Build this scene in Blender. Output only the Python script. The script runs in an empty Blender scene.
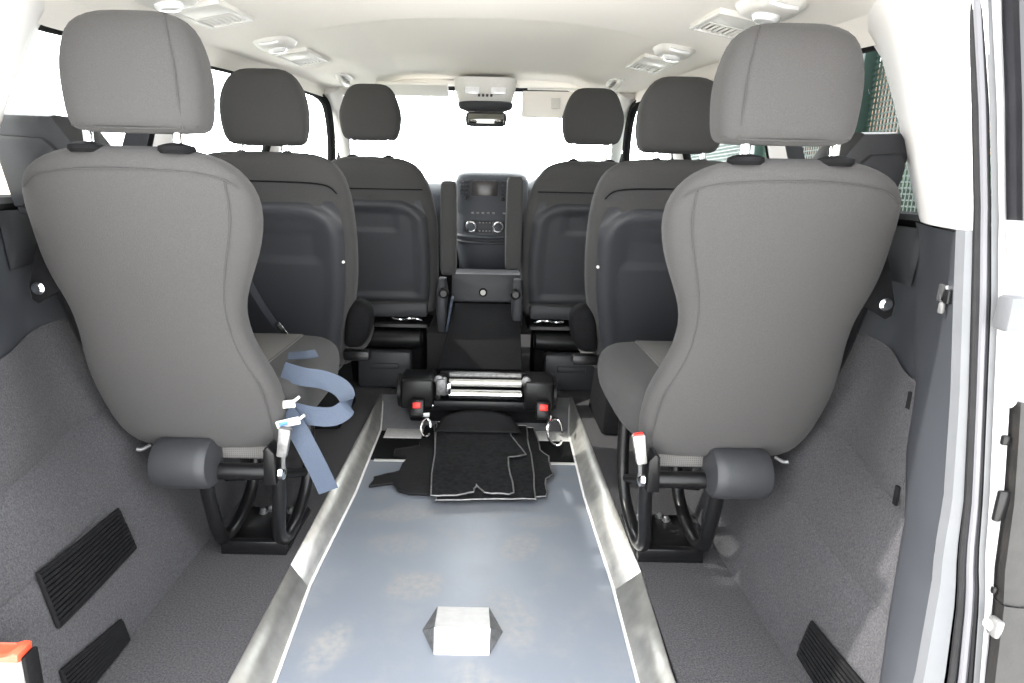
import bpy, bmesh, math, random
from mathutils import Vector, Matrix
random.seed(7)
scn = bpy.context.scene
COL = scn.collection
PI = math.pi

# ------------------------------------------------------------------ materials
def srgb(r, g, b):
    return tuple(((c/255)/12.92 if c/255 <= .04045 else ((c/255+.055)/1.055)**2.4) for c in (r, g, b)) + (1,)

def mat(name, col, rough=.5, metal=0, var=0, vscale=40, bump=0, bscale=200, spec=.5, sheen=0, coat=0, var2=None):
    m = bpy.data.materials.new(name); m.use_nodes = True
    nt = m.node_tree; b = nt.nodes['Principled BSDF']
    b.inputs['Base Color'].default_value = (*col[:3], 1)
    b.inputs['Roughness'].default_value = rough
    b.inputs['Metallic'].default_value = metal
    b.inputs['Specular IOR Level'].default_value = spec
    b.inputs['Sheen Weight'].default_value = sheen
    b.inputs['Coat Weight'].default_value = coat
    tc = nt.nodes.new('ShaderNodeTexCoord')
    if var:
        n = nt.nodes.new('ShaderNodeTexNoise'); n.inputs['Scale'].default_value = vscale; n.inputs['Detail'].default_value = 4
        nt.links.new(tc.outputs['Object'], n.inputs['Vector'])
        r = nt.nodes.new('ShaderNodeValToRGB')
        r.color_ramp.elements[0].position = .3; r.color_ramp.elements[1].position = .7
        r.color_ramp.elements[0].color = (*[c*(1-var) for c in col[:3]], 1)
        c2 = var2 or [min(1, c*(1+var)) for c in col[:3]]
        r.color_ramp.elements[1].color = (*c2[:3], 1)
        nt.links.new(n.outputs['Fac'], r.inputs['Fac']); nt.links.new(r.outputs['Color'], b.inputs['Base Color'])
    if bump:
        n2 = nt.nodes.new('ShaderNodeTexNoise'); n2.inputs['Scale'].default_value = bscale; n2.inputs['Detail'].default_value = 3
        nt.links.new(tc.outputs['Object'], n2.inputs['Vector'])
        bp = nt.nodes.new('ShaderNodeBump'); bp.inputs['Strength'].default_value = bump; bp.inputs['Distance'].default_value = .004
        nt.links.new(n2.outputs['Fac'], bp.inputs['Height']); nt.links.new(bp.outputs['Normal'], b.inputs['Normal'])
    return m

M = {}
M['fabric'] = mat('seat_fabric', (.052, .0505, .050), .95, var=.16, vscale=650, bump=.3, bscale=800, spec=.15, sheen=.06)
M['fabric_dark'] = mat('seat_fabric_dark', (.047, .0462, .046), .95, var=.14, vscale=600, bump=.25, bscale=800, spec=.15, sheen=.05)
M['shell'] = mat('seat_shell_plastic', (.033, .034, .038), .5, var=.08, vscale=300, bump=.08, bscale=700, spec=.28)
M['plastic'] = mat('grey_plastic', (.030, .031, .034), .45, var=.06, vscale=200, bump=.08, bscale=600, spec=.3)
M['lining'] = mat('lining_plastic', (.030, .0325, .038), .55, var=.06, vscale=9, bump=.06, bscale=700, spec=.28)
M['black'] = mat('black_paint', (.006, .006, .0065), .3, spec=.3, var=.2, vscale=60)
M['blackmatt'] = mat('black_matt', (.0085, .0085, .0092), .75, spec=.06, var=.2, vscale=90)
M['carpet'] = mat('carpet', (.060, .059, .063), 1.0, var=.30, vscale=260, bump=.7, bscale=330, spec=.1)
M['carpet_dark'] = mat('carpet_dark', (.060, .058, .061), 1.0, var=.40, vscale=240, bump=.7, bscale=330, spec=.1)
M['mat_carpet'] = mat('mat_carpet', (.014, .014, .015), .95, var=.4, vscale=60, bump=.5, bscale=300, spec=.1)
M['rubber'] = mat('rubber', (.012, .012, .013), .6, var=.2, vscale=50, spec=.15)
M['seal'] = mat('seal_reflection', (.10, .10, .11), .35, spec=.5)  # paler than the rubber: reflected light put into the colour
M['chrome'] = mat('chrome', (.85, .86, .88), .14, metal=1)
M['alu'] = mat('aluminium', (.56, .55, .52), .42, metal=.85, var=.14, vscale=25, bump=.08, bscale=120)
M['alu_bright'] = mat('bright_aluminium', (.86, .85, .83), .38, metal=.5, var=.06, vscale=40)
M['steel_dull'] = mat('dull_steel', (.20, .20, .20), .5, metal=.7, var=.3, vscale=70)
M['paint_silver'] = mat('silver_paint', (.085, .088, .094), .4, var=.04, vscale=30)
M['door_paint'] = mat('door_paint', (.30, .30, .31), .4, var=.05, vscale=20)
M['panel_grey'] = mat('panel_grey', (.13, .13, .135), .6, var=.1, vscale=30)
M['headliner'] = mat('headliner', (.82, .79, .745), .95, var=.03, vscale=500, bump=.1, bscale=800, spec=.1)
M['white_trim'] = mat('white_trim', (.80, .785, .77), .6, var=.02, vscale=5, spec=.3)
M['fitting'] = mat('grey_white_fitting', (.62, .61, .58), .45, var=.03, vscale=90)
M['lens'] = mat('lamp_lens', (.75, .75, .76), .12, spec=.6, coat=.5, var=.05, vscale=60)
M['dark_slot'] = mat('dark_slot', (.06, .06, .06), .7, var=.1)
M['webbing'] = mat('belt_webbing', (.036, .050, .078), .7, var=.1, vscale=350, bump=.3, bscale=400)
M['webbing_dark'] = mat('dark_belt_webbing', (.03, .033, .04), .7, var=.15, vscale=350)
M['red'] = mat('red_plastic', (.75, .03, .02), .4, var=.05)
M['redorange'] = mat('orange_red_plastic', (.72, .075, .035), .45, var=.08)
M['white_plastic'] = mat('white_plastic', (.50, .485, .46), .5, var=.06, vscale=60)
M['label_blue'] = mat('blue_print', (.1, .25, .7), .5)
M['screen'] = mat('screen', (.035, .03, .03), .25, spec=.4)
M['dash'] = mat('dash_plastic', (.042, .046, .054), .5, var=.06, vscale=300, spec=.28)
M['mirror'] = mat('mirror_glass', (.3, .3, .28), .05, metal=1)
M['green'] = mat('green_paint', (.0035, .022, .015), .5, var=.1)
M['foliage'] = mat('foliage', (.12, .19, .06), .8, var=.6, vscale=14, var2=(.35, .42, .18))
M['foliage_dark'] = mat('dark_foliage', (.018, .04, .02), .9, var=.6, vscale=10)
M['ground'] = mat('paving', (.82, .80, .76), .9, var=.12, vscale=3)
M['paint_dark'] = mat('dark_car_paint', (.010, .010, .012), .25, coat=.3, var=.2, vscale=20)
M['dirt_black'] = mat('dusty_black_plastic', (.0055, .0048, .0044), .5, var=.6, vscale=28, bump=.3, bscale=60)

def brick(name, c1, c2, mortar, scale):
    m = bpy.data.materials.new(name); m.use_nodes = True; nt = m.node_tree; b = nt.nodes['Principled BSDF']
    t = nt.nodes.new('ShaderNodeTexBrick'); tc = nt.nodes.new('ShaderNodeTexCoord'); mp = nt.nodes.new('ShaderNodeMapping')
    mp.inputs['Rotation'].default_value = (PI/2, 0, PI/2)
    sx = nt.nodes.new('ShaderNodeSeparateXYZ'); cb = nt.nodes.new('ShaderNodeCombineXYZ')
    nt.links.new(tc.outputs['Object'], sx.inputs[0]); nt.links.new(sx.outputs['Y'], cb.inputs['X']); nt.links.new(sx.outputs['Z'], cb.inputs['Y'])
    nt.links.new(cb.outputs[0], t.inputs['Vector'])
    t.inputs['Color1'].default_value = c1; t.inputs['Color2'].default_value = c2; t.inputs['Mortar'].default_value = mortar
    t.inputs['Scale'].default_value = scale
    nt.links.new(t.outputs['Color'], b.inputs['Base Color']); b.inputs['Roughness'].default_value = .9
    return m
M['brick'] = brick('brick', (.15, .075, .045, 1), (.19, .10, .065, 1), (.18, .17, .15, 1), 4.2)
M['pale_brick'] = brick('pale_brick', (.72, .58, .46, 1), (.80, .70, .58, 1), (.8, .78, .72, 1), 3)

def glass(name, tint):
    m = bpy.data.materials.new(name); m.use_nodes = True; nt = m.node_tree
    nt.nodes.remove(nt.nodes['Principled BSDF']); out = nt.nodes['Material Output']
    t = nt.nodes.new('ShaderNodeBsdfTransparent'); t.inputs[0].default_value = (*tint, 1)
    g = nt.nodes.new('ShaderNodeBsdfGlossy'); g.inputs['Roughness'].default_value = .02
    mx = nt.nodes.new('ShaderNodeMixShader'); mx.inputs[0].default_value = .05
    nt.links.new(t.outputs[0], mx.inputs[1]); nt.links.new(g.outputs[0], mx.inputs[2])
    nt.links.new(mx.outputs[0], out.inputs[0]); return m
M['glass'] = glass('window_glass', (.90, .92, .90))
M['privacy'] = glass('privacy_glass', (.50, .51, .50))
M['windscreen'] = glass('windscreen_glass', (.95, .97, .95))

def checked(name):
    m = bpy.data.materials.new(name); m.use_nodes = True; nt = m.node_tree; b = nt.nodes['Principled BSDF']
    b.inputs['Roughness'].default_value = .95
    tc = nt.nodes.new('ShaderNodeTexCoord')
    fac = []
    for ax, sc in (('X', 75), ('Y', 75), ('Z', 75)):
        w = nt.nodes.new('ShaderNodeTexWave'); w.wave_type = 'BANDS'; w.bands_direction = ax; w.inputs['Scale'].default_value = sc*.8
        nt.links.new(tc.outputs['Object'], w.inputs['Vector']); fac.append(w)
    a = nt.nodes.new('ShaderNodeMath'); a.operation = 'ADD'; nt.links.new(fac[0].outputs['Fac'], a.inputs[0]); nt.links.new(fac[1].outputs['Fac'], a.inputs[1])
    a2 = nt.nodes.new('ShaderNodeMath'); a2.operation = 'ADD'; nt.links.new(a.outputs[0], a2.inputs[0]); nt.links.new(fac[2].outputs['Fac'], a2.inputs[1])
    dv = nt.nodes.new('ShaderNodeMath'); dv.operation = 'DIVIDE'; nt.links.new(a2.outputs[0], dv.inputs[0]); dv.inputs[1].default_value = 3
    r = nt.nodes.new('ShaderNodeValToRGB'); r.color_ramp.elements[0].position = .3; r.color_ramp.elements[1].position = .62
    r.color_ramp.elements[0].color = (.025, .024, .024, 1); r.color_ramp.elements[1].color = (.12, .115, .11, 1)
    nt.links.new(dv.outputs[0], r.inputs[0]); nt.links.new(r.outputs[0], b.inputs['Base Color']); return m
M['check'] = checked('checked_fabric')

def vinyl():
    m = bpy.data.materials.new('ramp_vinyl'); m.use_nodes = True; nt = m.node_tree; b = nt.nodes['Principled BSDF']
    b.inputs['Roughness'].default_value = .38; b.inputs['Specular IOR Level'].default_value = .45
    L = nt.links.new; N = nt.nodes.new
    tc = N('ShaderNodeTexCoord')
    n = N('ShaderNodeTexNoise'); n.inputs['Scale'].default_value = 9; n.inputs['Detail'].default_value = 8; n.inputs['Roughness'].default_value = .65
    L(tc.outputs['Object'], n.inputs['Vector'])
    n2 = N('ShaderNodeTexNoise'); n2.inputs['Scale'].default_value = 55; n2.inputs['Detail'].default_value = 5
    L(tc.outputs['Object'], n2.inputs['Vector'])
    # dusty shoe prints and one wide pale band: elongated blobs broken up by noise
    acc = None
    for (cx, cy, ax, ay, rot, k) in FLOOR_MARKS:
        mp = N('ShaderNodeMapping'); mp.vector_type = 'TEXTURE'
        mp.inputs['Location'].default_value = (cx, cy, 0); mp.inputs['Rotation'].default_value = (0, 0, rot); mp.inputs['Scale'].default_value = (ax, ay, 1)
        L(tc.outputs['Object'], mp.inputs['Vector'])
        ln = N('ShaderNodeVectorMath'); ln.operation = 'LENGTH'; L(mp.outputs[0], ln.inputs[0])
        mr = N('ShaderNodeMapRange'); mr.interpolation_type = 'SMOOTHSTEP'
        mr.inputs['From Min'].default_value = 1.15; mr.inputs['From Max'].default_value = .55; mr.inputs['To Min'].default_value = 0; mr.inputs['To Max'].default_value = k
        L(ln.outputs['Value'], mr.inputs['Value'])
        if acc is None: acc = mr.outputs[0]
        else:
            mm = N('ShaderNodeMath'); mm.operation = 'MAXIMUM'; L(acc, mm.inputs[0]); L(mr.outputs[0], mm.inputs[1]); acc = mm.outputs[0]
    r2 = N('ShaderNodeMapRange'); r2.inputs['From Min'].default_value = .30; r2.inputs['From Max'].default_value = .75; r2.inputs['To Max'].default_value = .8; L(n2.outputs['Fac'], r2.inputs['Value'])
    mu = N('ShaderNodeMath'); mu.operation = 'MULTIPLY'; L(acc, mu.inputs[0]); L(r2.outputs[0], mu.inputs[1])
    r1 = N('ShaderNodeMapRange'); r1.inputs['From Min'].default_value = .5; r1.inputs['From Max'].default_value = .75; r1.inputs['To Max'].default_value = .3; L(n.outputs['Fac'], r1.inputs['Value'])
    ad = N('ShaderNodeMath'); ad.operation = 'ADD'; ad.use_clamp = True; L(mu.outputs[0], ad.inputs[0]); L(r1.outputs[0], ad.inputs[1])
    mx = N('ShaderNodeMix'); mx.data_type = 'RGBA'
    mx.inputs['A'].default_value = (.175, .192, .222, 1); mx.inputs['B'].default_value = (.30, .285, .26, 1)
    L(ad.outputs[0], mx.inputs['Factor']); L(mx.outputs['Result'], b.inputs['Base Color'])
    rr = N('ShaderNodeMapRange'); rr.inputs['To Min'].default_value = .34; rr.inputs['To Max'].default_value = .8; L(ad.outputs[0], rr.inputs['Value']); L(rr.outputs[0], b.inputs['Roughness'])
    return m
FLOOR_MARKS = [(-.20, 1.86, .13, .05, .15, .9), (.17, 1.68, .06, .10, -.5, .8), (-.12, 1.48, .09, .07, .4, .85), (-.30, 1.24, .05, .10, -.25, .9),
        (.13, 1.36, .07, .13, .3, .7), (.06, 1.12, .06, .10, .5, .7), (-.19, 1.68, .12, .07, .1, .45), (.25, 1.83, .12, .04, .2, .5), (-.02, 1.9, .3, .07, 0, .35)]
M['vinyl'] = vinyl()

# ------------------------------------------------------------------ mesh builder
class MB:
    def __init__(s): s.bm = bmesh.new()
    def box(s, c, size, bevel=0, rot=None, seg=2, taper=None):
        r = bmesh.ops.create_cube(s.bm, size=1)
        vs = r['verts']
        for v in vs:
            x, y, z = v.co
            if taper and z > 0: x *= taper[0]; y *= taper[1]
            v.co = Vector((x*size[0], y*size[1], z*size[2]))
        if bevel:
            es = list({e for v in vs for e in v.link_edges})
            rr = bmesh.ops.bevel(s.bm, geom=es, offset=bevel, segments=seg, profile=.5, affect='EDGES')
            vs = list({v for f in rr['faces'] for v in f.verts} | {v for v in vs if v.is_valid})
        mt = Matrix.Translation(c) @ (rot if rot else Matrix())
        for v in vs: v.co = mt @ v.co
        return s
    def tube(s, pts, r, n=12, closed=False, caps=True, smooth=0):
        pts = [Vector(p) for p in pts]
        if smooth: pts = catmull(pts, smooth)
        rs = r if isinstance(r, (list, tuple)) else [r]*len(pts)
        if len(rs) != len(pts): rs = [rs[0]]*len(pts)
        t0 = (pts[1]-pts[0]).normalized()
        up = Vector((0, 0, 1)) if abs(t0.z) < .9 else Vector((1, 0, 0))
        a = t0.cross(up).normalized(); rings = []
        for i, p in enumerate(pts):
            t = (pts[min(i+1, len(pts)-1)]-pts[max(i-1, 0)]).normalized()
            a = (a - t*a.dot(t)).normalized(); b = t.cross(a)
            rings.append([s.bm.verts.new(p+(a*math.cos(2*PI*k/n)+b*math.sin(2*PI*k/n))*rs[i]) for k in range(n)])
        for i in range(len(rings)-1):
            for k in range(n): s.bm.faces.new((rings[i][k], rings[i][(k+1) % n], rings[i+1][(k+1) % n], rings[i+1][k]))
        if caps: s.bm.faces.new(rings[0][::-1]); s.bm.faces.new(rings[-1])
        return s
    def cyl(s, p0, p1, r, n=24, r2=None): return s.tube([p0, p1], [r, r if r2 is None else r2], n)
    def lathe(s, prof, c, axis='Z', n=28):
        rings = []
        for (r, h) in prof:
            ring = []
            for k in range(n):
                a = 2*PI*k/n; x, y, z = r*math.cos(a), r*math.sin(a), h
                if axis == 'X': x, y, z = h, r*math.cos(a), r*math.sin(a)
                if axis == 'Y': x, y, z = r*math.cos(a), h, r*math.sin(a)
                ring.append(s.bm.verts.new(Vector(c)+Vector((x, y, z))))
            rings.append(ring)
        for i in range(len(rings)-1):
            for k in range(n): s.bm.faces.new((rings[i][k], rings[i][(k+1) % n], rings[i+1][(k+1) % n], rings[i+1][k]))
        s.bm.faces.new(rings[0][::-1]); s.bm.faces.new(rings[-1]); return s
    def loft(s, levels, n=40, exp=3.2, depth_dir=(0, 1, 0)):
        """levels: (z, yc, x0, x1, halfdepth[, exp])"""
        rings = []
        for L in levels:
            z, yc, x0, x1, hd = L[:5]; e = L[5] if len(L) > 5 else exp
            cx, hw = (x0+x1)/2, abs(x1-x0)/2; ring = []
            for k in range(n):
                a = 2*PI*k/n; ca, sa = math.cos(a), math.sin(a)
                ring.append(s.bm.verts.new((cx+hw*math.copysign(abs(ca)**(2/e), ca), yc+hd*math.copysign(abs(sa)**(2/e), sa), z)))
            rings.append(ring)
        for i in range(len(rings)-1):
            for k in range(n): s.bm.faces.new((rings[i][k], rings[i][(k+1) % n], rings[i+1][(k+1) % n], rings[i+1][k]))
        s.bm.faces.new(rings[0][::-1]); s.bm.faces.new(rings[-1]); return s
    def prism(s, poly, d, bevel=0):
        """poly: 3-D points of a flat outline; d: extrusion vector"""
        d = Vector(d); a = [s.bm.verts.new(Vector(p)) for p in poly]; b = [s.bm.verts.new(Vector(p)+d) for p in poly]; n = len(a)
        fs = [s.bm.faces.new(a), s.bm.faces.new(b[::-1])]
        for i in range(n): fs.append(s.bm.faces.new((a[i], b[i], b[(i+1) % n], a[(i+1) % n])))
        if bevel:
            es = list({e for f in fs[:2] for e in f.edges}); bmesh.ops.bevel(s.bm, geom=es, offset=bevel, segments=2, profile=.5, affect='EDGES')
        return s
    def grid(s, rows):
        v = [[s.bm.verts.new(p) for p in r] for r in rows]
        for i in range(len(v)-1):
            for j in range(len(v[0])-1): s.bm.faces.new((v[i][j], v[i][j+1], v[i+1][j+1], v[i+1][j]))
        return s
    def ribbon(s, pts, wid, w, th=.002, smooth=6):
        """webbing: centre line pts, width direction(s) wid, width w"""
        if not isinstance(wid[0], (list, tuple, Vector)): wid = [wid]*len(pts)
        P = catmull([Vector(p) for p in pts], smooth); W = catmull([Vector(p) for p in wid], smooth); rings = []
        for i, p in enumerate(P):
            t = (P[min(i+1, len(P)-1)]-P[max(i-1, 0)]).normalized(); u = W[i]-t*W[i].dot(t); u.normalize(); nn = t.cross(u)*th/2
            rings.append([s.bm.verts.new(q) for q in (p-u*w/2-nn, p+u*w/2-nn, p+u*w/2+nn, p-u*w/2+nn)])
        for i in range(len(rings)-1):
            for k in range(4): s.bm.faces.new((rings[i][k], rings[i][(k+1) % 4], rings[i+1][(k+1) % 4], rings[i+1][k]))
        s.bm.faces.new(rings[0][::-1]); s.bm.faces.new(rings[-1]); return s
    def build(s, name, m, parent=None, angle=35, sub=0, solid=0):
        bmesh.ops.recalc_face_normals(s.bm, faces=s.bm.faces[:])
        off = Vector((0, 0, 0)); p = parent
        while p is not None: off += p.location; p = p.parent
        if off.length:
            for v in s.bm.verts: v.co -= off
        me = bpy.data.meshes.new(name); s.bm.to_mesh(me); s.bm.free()
        me.polygons.foreach_set('use_smooth', [True]*len(me.polygons)); me.set_sharp_from_angle(angle=math.radians(angle))
        o = bpy.data.objects.new(name, me); COL.objects.link(o); me.materials.append(M[m] if isinstance(m, str) else m)
        if parent is not None: o.parent = parent
        if solid:
            md = o.modifiers.new('s', 'SOLIDIFY'); md.thickness = solid; md.offset = 0
        if sub:
            md = o.modifiers.new('u', 'SUBSURF'); md.levels = sub; md.render_levels = sub
        return o

def catmull(P, k):
    if len(P) < 3 or k < 2: return P
    out = []
    for i in range(len(P)-1):
        p0, p1, p2, p3 = P[max(i-1, 0)], P[i], P[i+1], P[min(i+2, len(P)-1)]
        for j in range(k):
            t = j/k; out.append(.5*((2*p1)+(p2-p0)*t+(2*p0-5*p1+4*p2-p3)*t*t+(3*p1-p0-3*p2+p3)*t**3))
    out.append(P[-1]); return out

def tag(o, label, cat=None, group=None, kind=None):
    o['label'] = label
    if cat: o['category'] = cat
    if group: o['group'] = group
    if kind: o['kind'] = kind
    return o
def thing(name, loc, label, cat, group=None):
    o = bpy.data.objects.new(name, None); COL.objects.link(o); o.location = loc; o.empty_display_size = .05
    return tag(o, label, cat, group)
def struct(o, label, cat='van interior'): return tag(o, label, cat, None, 'structure')

def interp(x, xs, ys):
    if x <= xs[0]: return ys[0]
    for i in range(len(xs)-1):
        if x <= xs[i+1]: return ys[i]+(ys[i+1]-ys[i])*(x-xs[i])/(xs[i+1]-xs[i])
    return ys[-1]
def smooth(a, b, x):
    t = max(0, min(1, (x-a)/(b-a))); return t*t*(3-2*t)

# ------------------------------------------------------------------ body shell
WZ = [.075, .33, .50, .75, .98, 1.0, 1.45, 1.60]
WA = [.71, .76, .80, .81, .82, .82, .72, .68]
WB = [0, .03, .08, .14, .15, .14, .10, .08]
def wall_x(z, y):
    x = interp(z, WZ, WA)+interp(z, WZ, WB)*smooth(1.0, 1.4, y)
    return x+max(0, .95-x)*smooth(1.88, 2.05, y) if z < .98 else x
def edge_z(y): return interp(y, [.9, 1.4, 2.2, 2.8, 3.4], [1.355, 1.39, 1.455, 1.50, 1.53])
def ceil_z(x, y):
    e = edge_z(y); s = interp(y, [.9, 1.6, 2.2, 2.8, 3.5], [1.44, 1.49, 1.535, 1.565, 1.575])
    t = min(abs(x)/.82, 1); z = e+(s-e)*(1-t**3)
    arc = 1.96+.55*(x-.03)**2; k = 1-smooth(.40, .56, abs(x-.03))       # moulded step across the headliner
    return z+.024*k*smooth(arc, arc+.035, y)
YR = lambda z: interp(z, [.075, .3, .5, .75, 1.0, 1.3, 1.45], [.80, .83, .875, .90, .93, .925, .91])   # plane of the rear opening

def wall_strip(y0, y1, z0, z1, ny, nz, s, ins=0):
    rows = []
    for j in range(nz+1):
        z = z0+(z1-z0)*j/nz
        rows.append([(s*(wall_x(z, y0+(y1-y0)*i/ny)-ins), y0+(y1-y0)*i/ny, z) for i in range(ny+1)])
    return rows

def vb_y(z): return interp(z, [.075, .24, .46, .61, .72, .80, .92, .99], [.86, .90, .98, 1.03, 1.045, 1.12, 1.25, 1.33])
for side, s in (('left', -1), ('right', 1)):
    # plastic lining above the carpet, up to the window sill (with thickness outward)
    w = MB(); w.grid(wall_strip(1.0, 4.2, .715, .985, 90, 8, s))
    root = w.build('wall_'+side, 'lining', None, 60); struct(root, 'dark blue-grey plastic lining of the van body below the %s windows' % side, 'wall')
    # carpeted lower wall with wheel-arch creases
    zs = [.075, .12, .2, .28, .315, .33, .345, .40, .46, .485, .50, .52, .58, .65, .70, .728]
    rows = []
    for z in zs:
        dx = .006 if z in (.33, .50) else 0
        ya = vb_y(z)-.012-(.08 if s < 0 else 0)
        rows.append([(s*(wall_x(z, y)+dx-(.004 if z > .55 else 0)), y, z) for y in [ya+(4.16-ya)*(i/140)**1.3 for i in range(141)]])
    MB().grid(rows).build('carpet_lining', 'carpet', root, 25)
    MB().grid([[(s*(wall_x(z, y)+dx), y, z) for y in [1.0+i*.03 for i in range(107)]] for (z, dx) in ((.985, 0), (.992, .012), (.992, .05))]).build('window_sill', 'blackmatt', root, 20)
    # shallow moulded grip recess below the rear quarter window
    pts = [(1.285, .985), (1.285, .88), (1.30, .865), (1.42, .855), (1.46, .875), (1.47, .985)]
    rw = MB()
    n = 10; rr = []
    for j in range(n+1):
        z = .862+(.98-.862)*j/n; k = 1-(1-j/n)**3
        rr.append([(s*(wall_x(z, y)-.004-.020*k*math.sin(PI*min(1, max(0, (y-1.27)/.22)))**.5), y, z) for y in [1.27+.22*i/12 for i in range(13)]])
    rw.grid(rr).build('grip_moulding', 'plastic', root, 50)

    for (y, z, h) in (((1.06, .69, .030), (1.03, .52, .035)) if s > 0 else ()):
        MB().prism([(s*(wall_x(z+dz, y)-.006), y+dy, z+dz) for (dy, dz) in ((-.006, -h/2), (.004, -h/2), (.006, h/2), (-.003, h/2))], (s*.004, 0, 0)).build('strap_slot', 'blackmatt', root)
# headliner
rows = []
xs = [-.80+1.6*i/80 for i in range(81)]
for i in range(201):
    y = .93+(3.5-.93)*i/200
    rows.append([(x, y, ceil_z(x, y)) for x in xs])
ceiling = MB().grid(rows).build('ceiling', 'headliner', None, 60); struct(ceiling, 'pale moulded van headliner with a shallow curved step across it', 'ceiling')
# outer roof skin above it, so that no daylight leaks through
MB().grid([[(x, y, ceil_z(min(max(x, -.8), .8), min(y, 3.5))+.06) for x in (-1.0, -.8, -.4, 0, .4, .8, 1.0)] for y in (.93, 1.5, 2.2, 2.8, 3.5)]).build('roof_skin', 'paint_dark', ceiling, 60)
# rolled side rail of the headliner down to the window tops
for s in (-1, 1):
    rows = []
    for i in range(60):
        y = 1.12+(3.5-1.12)*i/59; e = edge_z(y); xw = wall_x(e-.02, y)
        rows.append([(s*.795, y, e+.01), (s*(.80+(xw-.8)*.3), y, e-.004), (s*(.80+(xw-.8)*.7), y, e-.018), (s*(xw-.003), y, e-.045)])
    MB().grid(rows).build('headliner_edge', 'headliner', ceiling, 60)
# front header lip
MB().tube([(x, 3.5, ceil_z(x, 3.5)-.012) for x in [-.75+.1*i for i in range(16)]], .022, 10).build('front_header', 'headliner', ceiling)

# side windows: dark frame, pane
def side_window(name, s, y0, y1, label, gl='glass', ztop_off=0):
    zb = .995
    def top(y): return edge_z(y)-.035-ztop_off
    path = []
    for i in range(13): y = y0+(y1-y0)*i/12; path.append((y, zb))
    for i in range(1, 9): path.append((y1, zb+(top(y1)-.05-zb)*i/8))
    path.append((y1-.015, top(y1)-.012))
    for i in range(13): y = y1-.05+(y0+.05-y1+.05)*i/12; path.append((y, top(y)))
    path.append((y0+.015, top(y0)-.012))
    for i in range(1, 9): path.append((y0, top(y0)-.05-(top(y0)-.05-zb)*i/8))
    P = [(s*(wall_x(z, y)+.012), y, z) for (y, z) in path]
    fr = MB().tube(P+[P[0]], .017, 8).build(name, 'blackmatt', None)
    struct(fr, label, 'window')
    ny, nz = 14, 12
    MB().grid([[(s*(wall_x(zb+(top(y)-zb)*j/nz, y)+.014), y, zb+(top(y)-zb)*j/nz) for y in [y0+(y1-y0)*i/ny for i in range(ny+1)]] for j in range(nz+1)]).build('pane', gl, fr, 60)
    return fr
wn = 0
for side, s in (('left', -1), ('right', 1)):
    for (y0, y1, d) in ((1.16, 1.86, 'rear quarter window beside the third row'), (2.0, 2.82, 'sliding door window beside the second row'), (2.98, 4.15, 'front door window')):
        wn += 1
        side_window('window_%d' % wn, s, y0, y1, '%s hand %s with black frame' % (side, d), 'glass' if y0 > 1.9 else 'privacy')
# pillars between the windows (pale, soft section)
tn = 0
for side, s in (('left', -1), ('right', 1)):
    for (y0, y1, d, m) in ((1.86, 2.0, 'C pillar trim behind the second row headrest', 'white_trim'), (2.82, 2.98, 'B pillar trim beside the front seat', 'white_trim')):
        tn += 1; ym = (y0+y1)/2
        rows = []
        for j in range(15):
            z = .985+(edge_z(ym)-.02-.985)*j/14
            rows.append([(s*(wall_x(z, y)+dx), y, z) for (y, dx) in ((y0, .02), (y0+.012, -.004), (ym, -.018), (y1-.012, -.004), (y1, .02))])
        struct(MB().grid(rows).build('trim_%d' % tn, m, None, 60), 'pale %s hand %s' % (side, d), 'pillar')
    # A pillar: pale trim with a black door seal on its outer side
    tn += 1
    a = [(s*.79, 3.30, edge_z(3.3)-.03), (s*.80, 3.55, 1.40), (s*.81, 3.85, 1.22), (s*.82, 4.15, 1.03)]
    p = MB().tube([(s*.775, 3.45, 1.545), (s*.76, 3.6, 1.40), (s*.77, 3.85, 1.22), (s*.78, 4.15, 1.03)], .055, 14, smooth=6).build('trim_%d' % tn, 'white_trim', None)
    struct(p, 'pale %s windscreen pillar trim with black door seal' % side, 'pillar')
    MB().tube([(s*.83, 3.30, 1.50), (s*.80, 3.44, 1.46), (s*.785, 3.47, 1.30), (s*.79, 3.47, 1.10), (s*.80, 3.47, .95)], .022, 10, smooth=6).build('door_seal', 'blackmatt', p)

# windscreen
def wscr(u, v): return (u*(.74+.06*(1-v)), 4.2-.72*v+.10*(1-u*u), 1.02+.545*v)
ws = MB().grid([[wscr(-1+2*i/16, j/10) for i in range(17)] for j in range(11)]).build('window_7', 'windscreen', None, 60)
struct(ws, 'wide windscreen flooded with daylight', 'window')
pts = [wscr(-1+2*i/16, 0) for i in range(17)]+[wscr(1, j/10) for j in range(1, 11)]+[wscr(1-2*i/16, 1) for i in range(1, 17)]+[wscr(-1, 1-j/10) for j in range(1, 11)]
MB().tube(pts, .014, 8).build('windscreen_seal', 'blackmatt', ws)

# floor: carpeted side ledges, front cab floor and the lowered pan
fl = MB()
def slab(x0, x1, y0, y1, z, t=.05): fl.box(((x0+x1)/2, (y0+y1)/2, z-t/2), (x1-x0, y1-y0, t))
fl.prism([(-1.0, .80, .075), (-.446, .80, .075), (-.445, 1.45, .075), (-.444, 2.86, .075), (-1.0, 2.86, .075)], (0, 0, -.05)); fl.prism([(1.0, .80, .075), (.449, .80, .075), (.473, 1.45, .075), (.476, 2.86, .075), (1.0, 2.86, .075)], (0, 0, -.05)); slab(-1.0, 1.0, 2.86, 4.2, .075)
floor = fl.build('floor', 'carpet_dark', None); struct(floor, 'dark carpeted floor ledges either side of the lowered ramp floor', 'floor')
pan = MB(); pan.box((.02, 1.53, -.01), (.90, 1.49, .02)); pan.build('ramp_floor', 'vinyl', floor)
MB().box((.02, 2.50, -.012), (.98, .46, .02)).build('well_floor', 'blackmatt', floor)
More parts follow.
